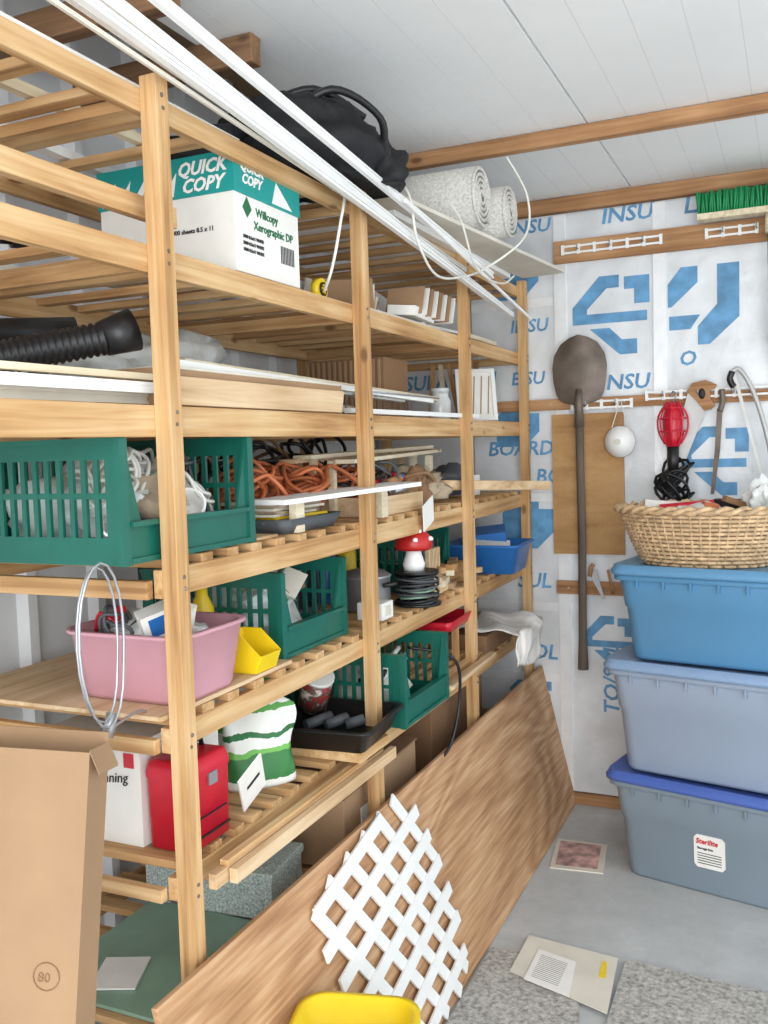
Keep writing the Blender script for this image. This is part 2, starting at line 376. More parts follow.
for L,y0 in((1,.55),(2,.55),(3,.55),(4,1.372),(5,1.372),(6,1.372),(7,1.372)):
    z=levels[L]; hh={1:.042,2:.05,3:.058,4:.054,5:.048,6:.045,7:.05}[L]
    rail(z-hh,z,y0,3.82)
    for y in PY:
        o.bb(XB+h+.021,PX-h-.021,y-h-.019,y-h-.001,z-hh,z-.019,wX)
    sp={1:.15,2:.14,3:.12,4:.10,5:.095,6:.085,7:.12}[L]
    if L in inset: slats(z-.0172,y0+.02,3.8,sp,ins_=.0205,w=.036)
    else: slats(z,y0+.02,3.8,sp)
o.bb(PX-h,PX+h,.511,.549,0,2.225,wZ); o.bb(XB-h,XB+h,.511,.549,0,2.225,wZ)
o.bb(PX-h-.045,PX-h-.024,.55,1.50,1.985,2.025,wY)
for y in PY:
    for L in levels:
        for dz in(-.014,-.036):
            o.cyl((PX+h-.001,y+U(-.006,.006),levels[L]+dz),(PX+h+.002,y,levels[L]+dz),.004,dsteel,n=8)
o.fin(.0025)
Z={k:(v+.001 if k in inset else v+.018) for k,v in levels.items()}
# ---------------------------------------------------------------- plywood + lattice
o=MB('plywood_sheet')
o.prism([(-.885,1.22,.0),(-.872,1.22,.002),(-1.013,1.22,.592),(-1.026,1.22,.59)],(0,2.62,0),ply); o.fin(.001)
o=MB('lattice_panel')
poly=[(2.34,.50),(2.27,.595),(2.06,.575),(1.74,.53),(1.74,.40),(1.82,.26),(1.95,.13),(2.18,.005),(2.40,.01),(2.42,.22),(2.39,.35)]
def clip(p,d):
    ts=[];n=len(poly)
    for k in range(n):
        a=Vector(poly[k]);b=Vector(poly[(k+1)%n]);e=b-a
        den=d.x*e.y-d.y*e.x
        if abs(den)<1e-9: continue
        w=a-p; t=(w.x*e.y-w.y*e.x)/den; u=(w.x*d.y-w.y*d.x)/den
        if 0<=u<=1: ts.append(t)
    return (min(ts),max(ts)) if len(ts)>=2 else None
sl=-.141/.59
def P3(y,z,off): return Vector((-.872+sl*z+off,y,z))
for lay,(dx,dz,sp) in enumerate(((.60,-.80,.086),(.985,.17,.088))):
    d=Vector((dx,dz)).normalized(); nrm=Vector((-d.y,d.x))
    for k in range(-14,15):
        p=Vector((2.1,.3))+nrm*(k*sp+.01); c=clip(p,d)
        if not c or c[1]-c[0]<.05: continue
        a=p+d*(c[0]-.012);b=p+d*(c[1]+.012); w=nrm*.017
        a.y=max(a.y,.015); b.y=max(b.y,.015)
        off=.006+lay*.006
        q=[P3(*(a-w),off),P3(*(b-w),off),P3(*(b+w),off),P3(*(a+w),off)]
        o.prism(q,(.006,0,.0015),white)
o.fin()
# ---------------------------------------------------------------- totes
def tote(c,rz,w,d,z0,z1,mb,ml,label=False):
    o=MB('storage_tote'); H_=z1-z0
    T=H_-.035
    o.loft([(0,w*.80,d*.78,.04),(.012,w*.83,d*.80,.05),(T*.6,w*.875,d*.86,.05),(T*.62,w*.89,d*.88,.05),(T*.9,w*.92,d*.91,.05),(T,w*.93,d*.92,.05)],(c[0],c[1],z0),rz,mb)
    o.loft([(T-.02,w*.965,d*.95,.05),(T-.018,w*.975,d*.96,.05),(T,w*.975,d*.96,.05)],(c[0],c[1],z0),rz,mb)
    o.loft([(T+.001,w,d,.055),(T+.014,w,d,.055),(T+.02,w*.985,d*.98,.05),(T+.034,w*.97,d*.95,.045),(T+.035,w*.95,d*.93,.04),(T+.026,w*.90,d*.87,.035),(T+.026,w*.5,d*.5,.03)],(c[0],c[1],z0),rz,ml)
    M=Matrix.Translation((c[0],c[1],z0))@Matrix.Rotation(rz,4,'Z')
    for sx in(-1,1):
        p=M@Vector((sx*w*.485,0,T-.035)); o.box(p,(.035,d*.35,.05),mb,(0,0,rz))
        p=M@Vector((sx*w*.5,0,T+.0)); o.box(p,(.03,d*.3,.022),ml,(0,0,rz))
    for k in range(-3,4):
        p=M@Vector((k*w*.12,-d*.475,T-.03)); o.box(p,(.006,.014,.03),mb,(0,0,rz))
    if label:
        M2=M@Matrix.Translation((-.03,-d*.423,H_*.40))
        tl=math.atan2(d*.03,T*.6)
        M2=M2@Matrix.Rotation(math.pi/2+tl*.9,4,'X')
        pts=[M2@Vector((a*.052,b*.058,.004)) for a,b in((-1,-.8),(-.8,-1),(.8,-1),(1,-.8),(1,.8),(.8,1),(-.8,1),(-1,.8))]
        o.prism(pts,(M2.to_3x3()@Vector((0,0,-.003))),paper)
        o.text('Sterilite',.026,M2@Matrix.Translation((-.045,.028,.0055)),red,.2,.0006,.9)
        o.text('Storage box',.012,M2@Matrix.Translation((-.04,.008,.005)),inkk,.0,.0003,.9)
        for r_ in range(5):
            pts=[M2@Vector((a*.040,-.006-r_*.009+b*.0015,.0048)) for a,b in((-1,-1),(1,-1),(1,1),(-1,1))]
            o.prism(pts,(M2.to_3x3()@Vector((0,0,-.0005))),rubber)
    return o.fin()
tote((-.20,3.385),-.22,.80,.50,0,.385,totC,totCl,True)
tote((-.205,3.39),-.20,.80,.50,.385,.785,totB,totBl)
tote((-.20,3.39),-.18,.76,.48,.785,1.12,totA,totAl)
# wicker basket
o=MB('wicker_basket'); bc=Vector((-.30,3.37,1.112)); n=112
def bk(t): return .205+.085*t**.8,.135+.060*t**.8,.185*t
for r in range(14):
    t=r/13; a,b,z=bk(t); pts=[]
    for k in range(n):
        an=2*math.pi*k/n; w=.0045*math.cos(an*28+ (math.pi if r%2 else 0)); pts.append(bc+Vector(((a+w)*math.cos(an),(b+w)*math.sin(an),z+.006)))
    o.tube(pts,.0062,wick,6,True)
for k in range(56):
    an=2*math.pi*k/56; o.tube([bc+Vector((bk(t)[0]*math.cos(an),bk(t)[1]*math.sin(an),bk(t)[2]+.004)) for t in(0,.3,.6,1)],.004,wick,5)
for ph in(0,math.pi):
    o.tube([bc+Vector(((.296+.010*math.cos(k*.9+ph))*math.cos(2*math.pi*k/n),(.203+.010*math.cos(k*.9+ph))*math.sin(2*math.pi*k/n),.197+.009*math.sin(k*.9+ph))) for k in range(n)],.009,wick,6,True)
o.lathe([(.001,.004),(.2,.004),(.2,.008),(.001,.008)],bc,wick,40,sx=1,sy=.66)
o.fin()
o=MB('gloves_and_rags')
o.blob((-.31,3.37,1.20),(.40,.27,.16),tanc,.15,seed=3,fine=.12)
o.blob((-.10,3.36,1.305),(.13,.12,.14),clearp,.3,seed=5,fine=.3,sub=4); o.blob((-.33,3.34,1.29),(.16,.14,.06),cloth,.3,seed=8,fine=.2)
o.box((-.42,3.38,1.315),(.18,.05,.03),paper,(0,.1,.3)); o.box((-.22,3.40,1.32),(.12,.03,.03),inkk,(.1,0,-.4)); o.cyl((-.45,3.34,1.31),(-.27,3.36,1.325),.012,red)
o.box((-.28,3.30,1.315),(.05,.04,.03),orange,(.1,.2,.4)); o.box((-.20,3.33,1.33),(.10,.02,.02),cardb2,(.1,.3,.8)); o.fin(.002)
# ---------------------------------------------------------------- wall tools
def shovel(x,ztip,zneck,zend,w):
    o=MB('shovel'); y=YW-.075
    def fn(u,v):
        t=u; prof=[(0,.02),(.04,.36),(.12,.68),(.28,.93),(.45,1),(.65,.97),(.85,.86),(.95,.68),(1,.2)]
        for (a,b),(c,d) in zip(prof,prof[1:]):
            if a<=t<=c: ww=b+(d-b)*(t-a)/(c-a); break
        s=(v-.5)*2
        return (x+s*ww*w/2, y-.012+.028*s*s*ww-.01*math.sin(t*3.1), ztip+(zneck-ztip)*t)
    o.grid(fn,26,14,dsteel)
    o.tube([(x,y-.012,zneck+(ztip-zneck)*.22),(x,y-.018,zneck+(ztip-zneck)*.05),(x,y-.01,zneck-.09*(1 if ztip>zneck else -1))],lambda t:.014+.006*t,dsteel,12)
    sg=1 if ztip>zneck else -1
    o.tube([(x,y-.01,zneck-.06*sg),(x+.004,y-.008,(zneck+zend)/2),(x,y-.005,zend+.13*sg),(x,y-.005,zend)],lambda t:.0165 if t<.7 else .0165+.006*min(1,(t-.7)*5),ash,12)
    o.fin(0)
shovel(-.825,1.985,1.70,.60,.225)
shovel(.02,1.72,2.02,2.46,.24)
o=MB('push_broom'); y=YW-.12
o.bb(-.355,.06,y-.03,y+.03,2.37,2.392,pale)
for i in range(43):
    for j in range(5):
        x=-.348+i*.0095; yy=y-.026+j*.013; o.cyl((x,yy,2.392),(x+U(-.008,.008),yy+U(-.01,.01),2.392+U(.07,.082)),.0045,bristle,n=5,r2=.0055)
o.cyl((-.10,y,2.35),(-.095,y+.01,1.9),.012,bristle)
o.cyl((-.10,y,2.30),(-.10,y,2.37),.02,pale)
o.fin()
o=MB('dust_mask'); o.lathe([(.001,.045),(.018,.043),(.036,.032),(.048,.014),(.053,0),(.056,-.002),(.05,-.003),(.001,-.002)],(-.665,YW-.072,1.545),white,24,(math.pi/2,0,0),1.1,1.15)
o.tube([(-.71,YW-.07,1.56),(-.68,YW-.06,1.66),(-.665,YW-.055,1.715),(-.65,YW-.06,1.66),(-.62,YW-.07,1.56)],.0022,cordw,6,sm=6)
o.cyl((-.665,YW-.125,1.545),(-.665,YW-.112,1.545),.012,beige); o.fin()
o=MB('trouble_light'); c=Vector((-.455,YW-.10,1.60))
o.cyl(c+Vector((0,0,-.20)),c+Vector((0,0,-.07)),.02,black,.024); o.lathe([(.026,-.08),(.034,-.05),(.036,0),(.034,.05),(.022,.08),(.01,.09)],c,red,20)
for k in range(8):
    a=k*math.pi/4; o.tube([c+Vector((.03*math.cos(a),.03*math.sin(a),-.07)),c+Vector((.054*math.cos(a),.054*math.sin(a),-.02)),c+Vector((.054*math.cos(a),.054*math.sin(a),.04)),c+Vector((.02*math.cos(a),.02*math.sin(a),.095))],.004,red,6,sm=4)
for z,r in((-.02,.054),(.03,.055),(.07,.04)): o.tube([c+Vector((r*math.cos(a*.4),r*math.sin(a*.4),z)) for a in range(16)],.0035,red,6,True)
o.tube([c+Vector((0,0,.09)),c+Vector((.015,-.01,.12)),c+Vector((0,.01,.135)),c+Vector((-.01,.02,.115))],.003,steel,6,sm=4)
for k in range(12):
    a=k*.7; o.tube([c+Vector((.012*math.sin(a)+(.040+.012*(k%3))*math.cos(t*.523),.015*math.cos(a)+.025*math.sin(t*.523),-.17-.013*k+ .05*math.sin(t*.523+a))) for t in range(12)],.006,black,6,True)
o.fin()
o=MB('hand_saw'); y=YW-.065
o.prism([(-.40,y,1.735),(-.335,y,1.66),(-.49,y,1.26),(-.515,y,1.28)],(0,.002,0),bladem)
o.prism([(-.405,y-.008,1.735),(-.385,y-.008,1.765),(-.335,y-.008,1.775),(-.295,y-.008,1.755),(-.30,y-.008,1.74),(-.318,y-.008,1.735),(-.318,y-.008,1.70),(-.30,y-.008,1.675),(-.315,y-.008,1.66),(-.34,y-.008,1.655),(-.365,y-.008,1.69)],(0,.018,0),bX)
o.lathe([(.001,0),(.016,0),(.016,.001),(.001,.001)],(-.348,y-.009,1.722),inkk,16,(math.pi/2,0,0),.8,1.3)
o.fin()
o=MB('pruning_saw'); y=YW-.08
o.tube([(-.275,y,1.735),(-.272,y,1.69),(-.282,y,1.65)],.011,dsteel,8,sm=4)
o.prism([(-.293,y,1.66),(-.272,y,1.665),(-.282,y,1.5),(-.305,y,1.33),(-.318,y,1.33),(-.302,y,1.5)],(0,.002,0),dsteel); o.fin()
o=MB('bow_saw'); y=YW-.10
o.tube([(-.235,y,1.80),(-.21,y,1.805),(-.17,y,1.74),(-.13,y,1.62),(-.10,y,1.48),(-.085,y,1.33),(-.10,y,1.28)],.009,bladem,8,sm=5)
o.prism([(-.238,y,1.80),(-.225,y,1.80),(-.095,y,1.28),(-.108,y,1.28)],(0,.002,0),bladem)
o.tube([(-.235,y,1.80),(-.245,y,1.77),(-.23,y,1.74)],.012,black,8,sm=3); o.fin()
o=MB('garden_shears'); y=YW-.065
o.prism([(-.80,y,1.0),(-.77,y,1.02),(-.735,y,.90),(-.74,y,.895)],(0,.003,0),steel); o.tube([(-.795,y,.99),(-.79,y,1.03),(-.78,y,1.04)],.009,bX,8); o.cyl((-.72,y,1.02),(-.70,y,.92),.006,bX); o.fin()
# ---------------------------------------------------------------- slotted bins
def bin_(x0,x1,y0,y1,z,hh,fh=.075,mat=green,name='stacking_basket'):
    o=MB(name); t=.004
    o.bb(x0+.001,x1-.001,y0,y1,z+.0005,z+.005,mat)
    def wallY(y):
        o.bb(x0,x1,y-t,y+t,z,z+.050,mat); o.bb(x0,x1,y-t,y+t,z+hh-.035,z+hh,mat); o.bb(x0+.002,x1-.002,y-t*.8,y+t*.8,z+.055+(hh-.09)*.48,z+.055+(hh-.09)*.56,mat)
        k=x0+.02
        while k<x1-.03:
            o.bb(k,k+.011,y-t*.9,y+t*.9,z+.045,z+hh-.03,mat); k+=.029
        o.bb(x1-.03,x1+.002,y-t*1.2,y+t*1.2,z+.001,z+hh-.001,mat); o.bb(x0-.002,x0+.03,y-t*1.2,y+t*1.2,z+.001,z+hh-.001,mat)
        o.bb(x0-.005,x1+.008,y-t*2.2,y+t*2.2,z+hh-.006,z+hh+.004,mat)
        o.bb(x1-.006,x1+.01,y-t*2.6,y+t*2.6,z-.0,z+hh+.002,mat)
    wallY(y0);wallY(y1)
    o.bb(x0-t,x0+t,y0,y1,z+.0007,z+.05,mat); o.bb(x0-t,x0+t,y0,y1,z+hh-.03,z+hh-.002,mat)
    k=y0+.02
    while k<y1-.02: o.bb(x0-t*.9,x0+t*.9,k,k+.011,z+.045,z+hh-.03,mat); k+=.029
    o.bb(x1-t,x1+t,y0,y1,z+.0012,z+fh,mat); o.bb(x1-t*1.1,x1+.016,y0+.011,y1-.011,z+fh-.006,z+fh+.003,mat); o.bb(x1-t*1.2,x1+.0105,y0+.011,y1-.011,z+.0018,z+.012,mat)
    for a,b in((y0+.0105,y0+.05),(y1-.0105,y1-.05)): o.prism([(x1-t*.8,a,z+fh-.01),(x1-t*.8,b,z+fh-.01),(x1-t*.8,a,z+hh-.01)],(t*1.6,0,0),mat)
    return o.fin()
bin_(-1.55,-1.095,1.29,1.70,Z[4],.225)
bin_(-1.52,-1.12,1.86,2.18,Z[5],.205)
bin_(-1.42,-1.01,2.32,2.65,Z[6],.205)
bin_(-1.5,-1.2,2.86,3.2,Z[5],.19)
def coil(o,c,r,m,n=5,th=.004,tilt=.4):
    for k in range(n):
        a=U(0,6); rr=r*U(.7,1.1); cc=Vector(c)+Vector((U(-.02,.02),U(-.02,.02),U(0,.03)))
        E=Euler((U(-tilt,tilt),U(-tilt,tilt),a)).to_matrix()
        o.tube([cc+E@Vector((rr*math.cos(t*.4488),rr*.8*math.sin(t*.4488),.006*math.sin(t*1.3))) for t in range(14)],th,m,6,True,sm=2)
o=MB('coiled_cables')
for k in range(12): coil(o,(-1.175-.025*(k%6),1.36+.042*(k%7),Z[4]+.10+.025*(k%3)),.048,cordw,4,.0042,1.4)
coil(o,(-1.2,1.6,Z[4]+.14),.06,rubber,3,.004,1.3)
for cx,cy,rx in((-1.165,1.37,1.3),(-1.18,1.60,1.1)):
    o.lathe([(.034,0),(.036,.06),(.036,.07),(.031,.07),(.03,.01),(.001,.01)],(cx,cy,Z[4]+.065),white,20,(rx,.3,.5))
o.blob((-1.34,1.5,Z[4]+.08),(.32,.30,.17),clearp,.25,seed=11,fine=.25,sub=4); o.blob((-1.2,1.50,Z[4]+.10),(.12,.14,.10),tanc,.3,seed=12,fine=.2)
for k in range(9): o.box((-1.16-U(0,.18),1.38+U(0,.25),Z[4]+.16+U(-.02,.03)),(.07,.05,.004),random.choice([grasspr,beige,greensheet,paper,clearp]),(U(-.9,.9),U(-.9,.9),U(0,3)))
o.fin()
o=MB('seed_packets')
o.blob((-1.33,2.02,Z[5]+.08),(.26,.22,.15),clearp,.25,seed=21,fine=.25,sub=4)
for k in range(20): o.box((-1.19-U(0,.14),1.93+U(0,.18),Z[5]+.14+U(-.03,.04)),(.08,.06,.003),random.choice([tanc,paper,beige,greensheet,grasspr,clearp,cardb]),(U(-.9,.9),U(-.9,.9),U(0,3)))
o.fin()
o=MB('hardware_pouch'); o.blob((-1.20,2.48,Z[6]+.07),(.22,.20,.12),beige,.2,seed=25,fine=.2)
for k in range(10): o.cyl((-1.09-U(0,.1),2.37+U(0,.05),Z[6]+.10+U(0,.05)),(-1.08-U(0,.1),2.57,Z[6]+.12+U(0,.05)),.008,random.choice([steel,black,bX,paper]))
o.fin()
# ---------------------------------------------------------------- top shelf items
o=MB('duffel_bag')
o.blob((-1.17,2.13,Z[1]+.09),(.42,.40,.22),bag,.12,.5,4,seed=2,fine=.08); o.blob((-1.03,2.24,Z[1]+.06),(.20,.22,.13),bag,.2,.3,4,seed=4,fine=.12); o.blob((-1.33,1.93,Z[1]+.055),(.26,.26,.11),bag,.2,.3,4,seed=9,fine=.12)
o.tube([(-1.14,1.98,Z[1]+.13),(-1.02,2.02,Z[1]+.20),(-.95,2.14,Z[1]+.16),(-.97,2.20,Z[1]+.09)],.010,black,6,sm=6)
o.tube([(-1.22,2.02,Z[1]+.19),(-1.10,2.08,Z[1]+.235),(-1.02,2.2,Z[1]+.19)],.010,black,6,sm=6); o.fin()
def roll(x0,x1,y,z,r):
    o=MB('carpet_roll')
    o.cyl((x0,y,z+r),(x1-.004,y,z+r),r*.97,rollm,n=32)
    N_=110; sp=[]
    for k in range(N_):
        a=k*.28; rr=r*(.12+.87*k/N_); sp.append((x1,y+rr*math.cos(a),z+r+rr*math.sin(a)))
    o.tube(sp,.0056,rollm,6)
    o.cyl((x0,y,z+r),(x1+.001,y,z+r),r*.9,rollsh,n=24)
    o.fin()
zf=Z[1]+.02+.014
roll(-1.36,-.92,2.85,zf,.095); roll(-1.30,-.885,3.045,zf,.085)
o=MB('foam_board')
o.prism([(-1.16,2.30,Z[1]+.02),(-1.00,2.30,Z[1]+.02),(-.86,3.72,Z[1]+.02),(-1.04,3.74,Z[1]+.02)],(0,0,.012),beige)
o.prism([(-1.45,2.45,Z[1]+.0),(-1.05,2.45,Z[1]+.0),(-1.05,3.6,Z[1]+.0),(-1.45,3.6,Z[1]+.0)],(0,0,.018),white); o.fin(.001)
def strip(name,p,q,w,t,m,rim=True):
    p=Vector(p);q=Vector(q); o=MB(name); d=(q-p).normalized(); sd=Vector((1,0,0)); sd=(sd-d*sd.dot(d)).normalized(); up=d.cross(sd)
    def pr(a,b,c,e,mm): o.prism([p+sd*a+up*c,p+sd*b+up*c,p+sd*b+up*e,p+sd*a+up*e],q-p,mm)
    pr(-t/2,t/2,-w/2,w/2,m)
    if rim: pr(t/2,t/2+.004,-w/2,-w/2+.006,m); pr(t/2,t/2+.004,w/2-.006,w/2,m)
    return o.fin()
strip('vinyl_trim_strip',(-1.02,.75,2.335),(-1.015,3.35,2.055),.028,.01,white)
strip('vinyl_trim_strip',(-1.00,.75,2.285),(-.995,3.42,2.035),.016,.01,white)
strip('vinyl_trim_strip',(-.98,1.20,2.318),(-.97,3.1,2.13),.022,.008,white)
strip('vinyl_trim_strip',(-1.045,.62,2.305),(-1.035,3.0,2.14),.014,.008,white)
strip('vinyl_trim_strip',(-1.01,.62,2.255),(-1.03,2.9,2.125),.008,.006,beige,False)
strip('vinyl_trim_strip',(-.955,2.3,2.20),(-.955,3.55,2.03),.010,.006,white,False)
strip('vinyl_trim_strip',(-1.11,.62,Z[1]+.012),(-1.12,1.75,Z[1]+.012),.02,.016,white,False)
strip('wood_moulding',(-1.3,.6,Z[1]+.012),(-1.28,1.7,Z[1]+.012),.02,.02,pale,False)
strip('wood_moulding',(-1.42,.6,Z[1]+.012),(-1.5,1.8,Z[1]+.012),.02,.03,white,False)
strip('vinyl_trim_strip',(-1.16,2.42,Z[1]+.04),(-1.10,2.72,Z[1]+.04),.01,.03,white,False)
o=MB('power_cord')
o.tube([(-1.2,2.35,2.27),(-1.0,2.38,2.27),(-.97,2.42,2.12),(-.97,2.55,2.05),(-.97,2.75,2.07),(-.94,2.95,2.13),(-.84,3.06,2.24),(-.84,3.1,2.38),(-.88,3.0,2.49)],.004,cordw,6,sm=8)
o.tube([(-.94,2.6,2.26),(-.93,2.68,2.22),(-.93,2.78,2.12),(-.93,2.9,2.09),(-.93,3.1,2.10),(-.92,3.2,2.14)],.0035,cordw,6,sm=8)
o.tube([(-1.1,2.12,2.20),(-1.045,2.12,2.2),(-1.04,2.08,2.1),(-1.06,2.07,2.0),(-1.10,2.1,1.95)],.004,cordw,6,sm=8)
o.fin()
# ---------------------------------------------------------------- level 2
o=MB('paper_box'); x0,x1,y0,y1,z0=-1.46,-1.10,1.70,1.975,Z[2]+.008; zt=z0+.252
o.bb(x0+.03,x1-.03,y0+.02,y1-.02,Z[2],z0+.01,cardb)
o.bb(x0,x1,y0,y1,z0,zt-.01,paper); o.bb(x0-.004,x1+.004,y0-.004,y1+.004,zt-.085,zt,teal)
MF=lambda x,z:TX((x,y0-.0055,z),(1,0,0),(0,0,1)); MR=lambda y,z:TX((x1+.0055,y,z),(0,1,0),(0,0,1))
o.text('QUICK',.040,MF(-1.24,zt-.040),white,.3,.0012); o.text('COPY',.040,MF(-1.23,zt-.076),white,.3,.0012)
o.text('QUICK',.030,MR(y0+.02,zt-.035),white,.3,.001); o.text('COPY',.030,MR(y0+.025,zt-.062),white,.3,.001)
for k in range(5):
    o.prism([(-1.45+.042*k,y0-.0055,zt-.08),(-1.42+.042*k,y0-.0055,zt-.08),(-1.41+.042*k,y0-.0055,zt-.03)],(0,.001,0),white)
o.prism([(x1+.0055,y0+.15,zt-.08),(x1+.0055,y0+.24,zt-.08),(x1+.0055,y0+.17,zt-.03)],(-.001,0,0),white)
MR2=lambda y,z:TX((x1+.001,y,z),(0,1,0),(0,0,1)); MF2=lambda x,z:TX((x,y0-.001,z),(1,0,0),(0,0,1))
o.text('Willcopy',.026,MR2(y0+.085,z0+.13),inkg,0,.0004); o.text('Xerographic DP',.026,MR2(y0+.075,z0+.10),inkg,0,.0004)
o.prism([(x1+.001,y0+.05,z0+.12),(x1+.001,y0+.068,z0+.14),(x1+.001,y0+.05,z0+.165),(x1+.001,y0+.032,z0+.14)],(-.0015,0,0),inkg)
for k in range(3): o.text('5000 8.5x11 WHITE',.010,MR2(y0+.03,z0+.075-k*.014),inkk,0,.0003)
for k in range(9): o.bb(x1,x1+.001,y0+.19+k*.007,y0+.19+k*.007+.0035,z0+.045,z0+.085,inkk)
o.text('5000 sheets 8.5 x 11',.014,MF2(-1.27,z0+.09),inkk,0,.0003)
o.fin(.0015)
o=MB('cardboard_scraps')
for k in range(6): o.box((-1.17-.03*k,2.36+.07*k,Z[2]+.052),(.16,.012,.09),[cardb,paper,cardb,beige,cardb,paper][k],(.5,.05*k,.3+.1*k))
o.box((-1.18,2.62,Z[2]+.006),(.16,.56,.012),beige); o.box((-1.13,2.75,Z[2]+.04),(.09,.22,.03),paper,(0,.1,.1)); o.fin(.001)
o=MB('envelope_stack')
for k in range(8): o.box((-1.13,2.70+.04*k,Z[2]+.075),(.12,.006,.10),paper if k%2 else cardb,(-.5,0,.1))
o.fin()
o=MB('white_board_offcuts')
for k in range(5): o.box((-1.40+.03*k,2.62+.05*k,Z[2]+.07),(.008,.42,.13),[white,beige,paper,pale,white][k],(0,.25-.08*k,.05*k))
o.box((-1.3,3.0,Z[2]+.012),(.3,.5,.012),paper,(0,0,.2)); o.box((-1.27,3.02,Z[2]+.026),(.25,.4,.010),white,(0,0,-.1)); o.fin(.001)
o=MB('measuring_wheel'); c=(-1.13,2.13,Z[2]+.03); o.cyl((c[0]-.01,c[1],c[2]),(c[0]+.01,c[1],c[2]),.028,yellow); o.cyl((c[0]+.01,c[1],c[2]),(c[0]+.014,c[1],c[2]),.018,black)
for k in range(6): o.cyl((c[0]+.014,c[1]+.01*math.cos(k),c[2]+.01*math.sin(k)),(c[0]+.016,c[1]+.01*math.cos(k),c[2]+.01*math.sin(k)),.003,yellow,n=8)
o.fin()
strip('pvc_pipe_length',(-1.50,.7,Z[2]+.016),(-1.56,1.66,Z[2]+.016),.03,.03,beige,False)
o=MB('garden_hose_nozzle'); o.cyl((-1.5,1.0,Z[2]+.02),(-1.35,1.32,Z[2]+.03),.018,black,.01); o.cyl((-1.35,1.32,Z[2]+.03),(-1.33,1.36,Z[2]+.03),.016,black); o.fin()
o=MB('wood_offcuts')
for k in range(6): o.box((-1.35+.04*k,3.42+.02*(k%3),Z[2]+.012+.018*(k//3)),(.03,.45,.016),random.choice([wY,pale,tY]),(0,0,U(-.1,.1)))
o.fin(.001)
o=MB('paint_can'); o.lathe([(.001,0),(.05,0),(.052,.004),(.052,.11),(.054,.115),(.048,.115),(.048,.11),(.001,.11)],(-1.52,2.35,Z[2]),steel,24); o.fin()
# ---------------------------------------------------------------- level 3
o=MB('vacuum_hose')
def corr(p,q,r,m,n=34):
    p=Vector(p);q=Vector(q); N_=n*4
    o.tube([p+(q-p)*(k/N_) for k in range(N_+1)],lambda t:r*(1+.07*(1 if int(t*N_)%4<2 else -1)),m,18)
corr((-1.42,1.02,Z[3]+.035),(-1.16,1.35,Z[3]+.125),.029,black)
o.cyl((-1.165,1.345,Z[3]+.123),(-1.13,1.39,Z[3]+.142),.032,black,.040); o.cyl((-1.56,1.02,Z[3]+.125),(-1.30,1.42,Z[3]+.155),.026,black,.028)
o.cyl((-1.36,1.38,Z[3]),(-1.36,1.38,Z[3]+.135),.02,black)
o.fin()
for k,(x,z,m,w) in enumerate(((-1.115,.03,white,.02),(-1.13,.052,pale,.012),(-1.15,.012,beige,.02),(-1.19,.02,pale,.03))):
    strip('vinyl_trim_strip',(x,.6,Z[3]+z),(x+.005,1.66 if k<3 else 1.3,Z[3]+z+.004),w,.014,m)
o=MB('long_cardboard_box'); o.bb(-1.26,-1.095,1.43,2.17,Z[3],Z[3]+.075,cardb); o.bb(-1.262,-1.093,1.44,2.16,Z[3]+.072,Z[3]+.078,beige); o.box((-1.085,1.8,Z[3]+.03),(.008,.7,.055),tY,(0,.15,0)); o.fin(.002)
for k,(x,z,y1,m) in enumerate(((-1.14,.09,2.9,white),(-1.18,.10,3.0,pale),(-1.22,.09,2.75,white),(-1.30,.03,2.7,beige),(-1.36,.04,2.7,pale),(-1.12,.012,3.2,white))):
    strip('wood_moulding',(x,1.5+.1*k if k<5 else 2.25,Z[3]+z),(x+.01+.02*(k%3),y1,Z[3]+z-.03 if k<3 else Z[3]+z),.014,.02,m,False)
o=MB('plastic_sheeting'); o.blob((-1.48,1.8,Z[3]+.085),(.22,.6,.18),clearp,.35,seed=31,fine=.3,sub=4); o.fin()
o=MB('corrugated_carton'); o.bb(-1.5,-1.22,2.72,2.92,Z[3],Z[3]+.20,cardb2)
for k in range(14): o.bb(-1.5+.02*k,-1.49+.02*k,2.715,2.72,Z[3]+.005,Z[3]+.195,cardb)
o.fin(.001)
o=MB('wire_rack')
for k in range(12): o.tube([(-1.20,2.4+.045*k,Z[3]+.005),(-1.20,2.4+.045*k,Z[3]+.06),(-1.12,2.4+.045*k,Z[3]+.07)],.0025,steel,6)
o.tube([(-1.12,2.38,Z[3]+.07),(-1.12,2.95,Z[3]+.07)],.003,steel,6); o.tube([(-1.20,2.38,Z[3]+.006),(-1.20,2.95,Z[3]+.006)],.003,steel,6); o.fin()
o=MB('picture_frame'); M=Matrix.Translation((-1.17,3.52,Z[3]+.005))@Euler((-.3,0,.5)).to_matrix().to_4x4()
for a,b,c_,d in((-.08,-.065,0,.22),(.065,.08,0,.22),(-.065,.065,0,.015),(-.065,.065,.205,.22)):
    o.prism([M@Vector((a,0,c_)),M@Vector((b,0,c_)),M@Vector((b,0,d)),M@Vector((a,0,d))],M.to_3x3()@Vector((0,.012,0)),white)
o.prism([M@Vector((-.065,.006,.015)),M@Vector((.065,.006,.015)),M@Vector((.065,.006,.205)),M@Vector((-.065,.006,.205))],M.to_3x3()@Vector((0,.004,0)),paper)
for k in range(4): o.prism([M@Vector((-.05+.03*k,.005,.03)),M@Vector((-.045+.03*k,.005,.03)),M@Vector((-.03+.03*k,.005,.19)),M@Vector((-.035+.03*k,.005,.19))],M.to_3x3()@Vector((0,.001,0)),cardb)
o.fin()
o=MB('wood_strips')
for k in range(5): o.box((-1.42+.05*k,3.66,Z[3]+.13),(.02,.01,.24),[wZ,pale,wZ,white,cardb2][k],(.12,U(-.15,.15),0))
o.fin(.001)
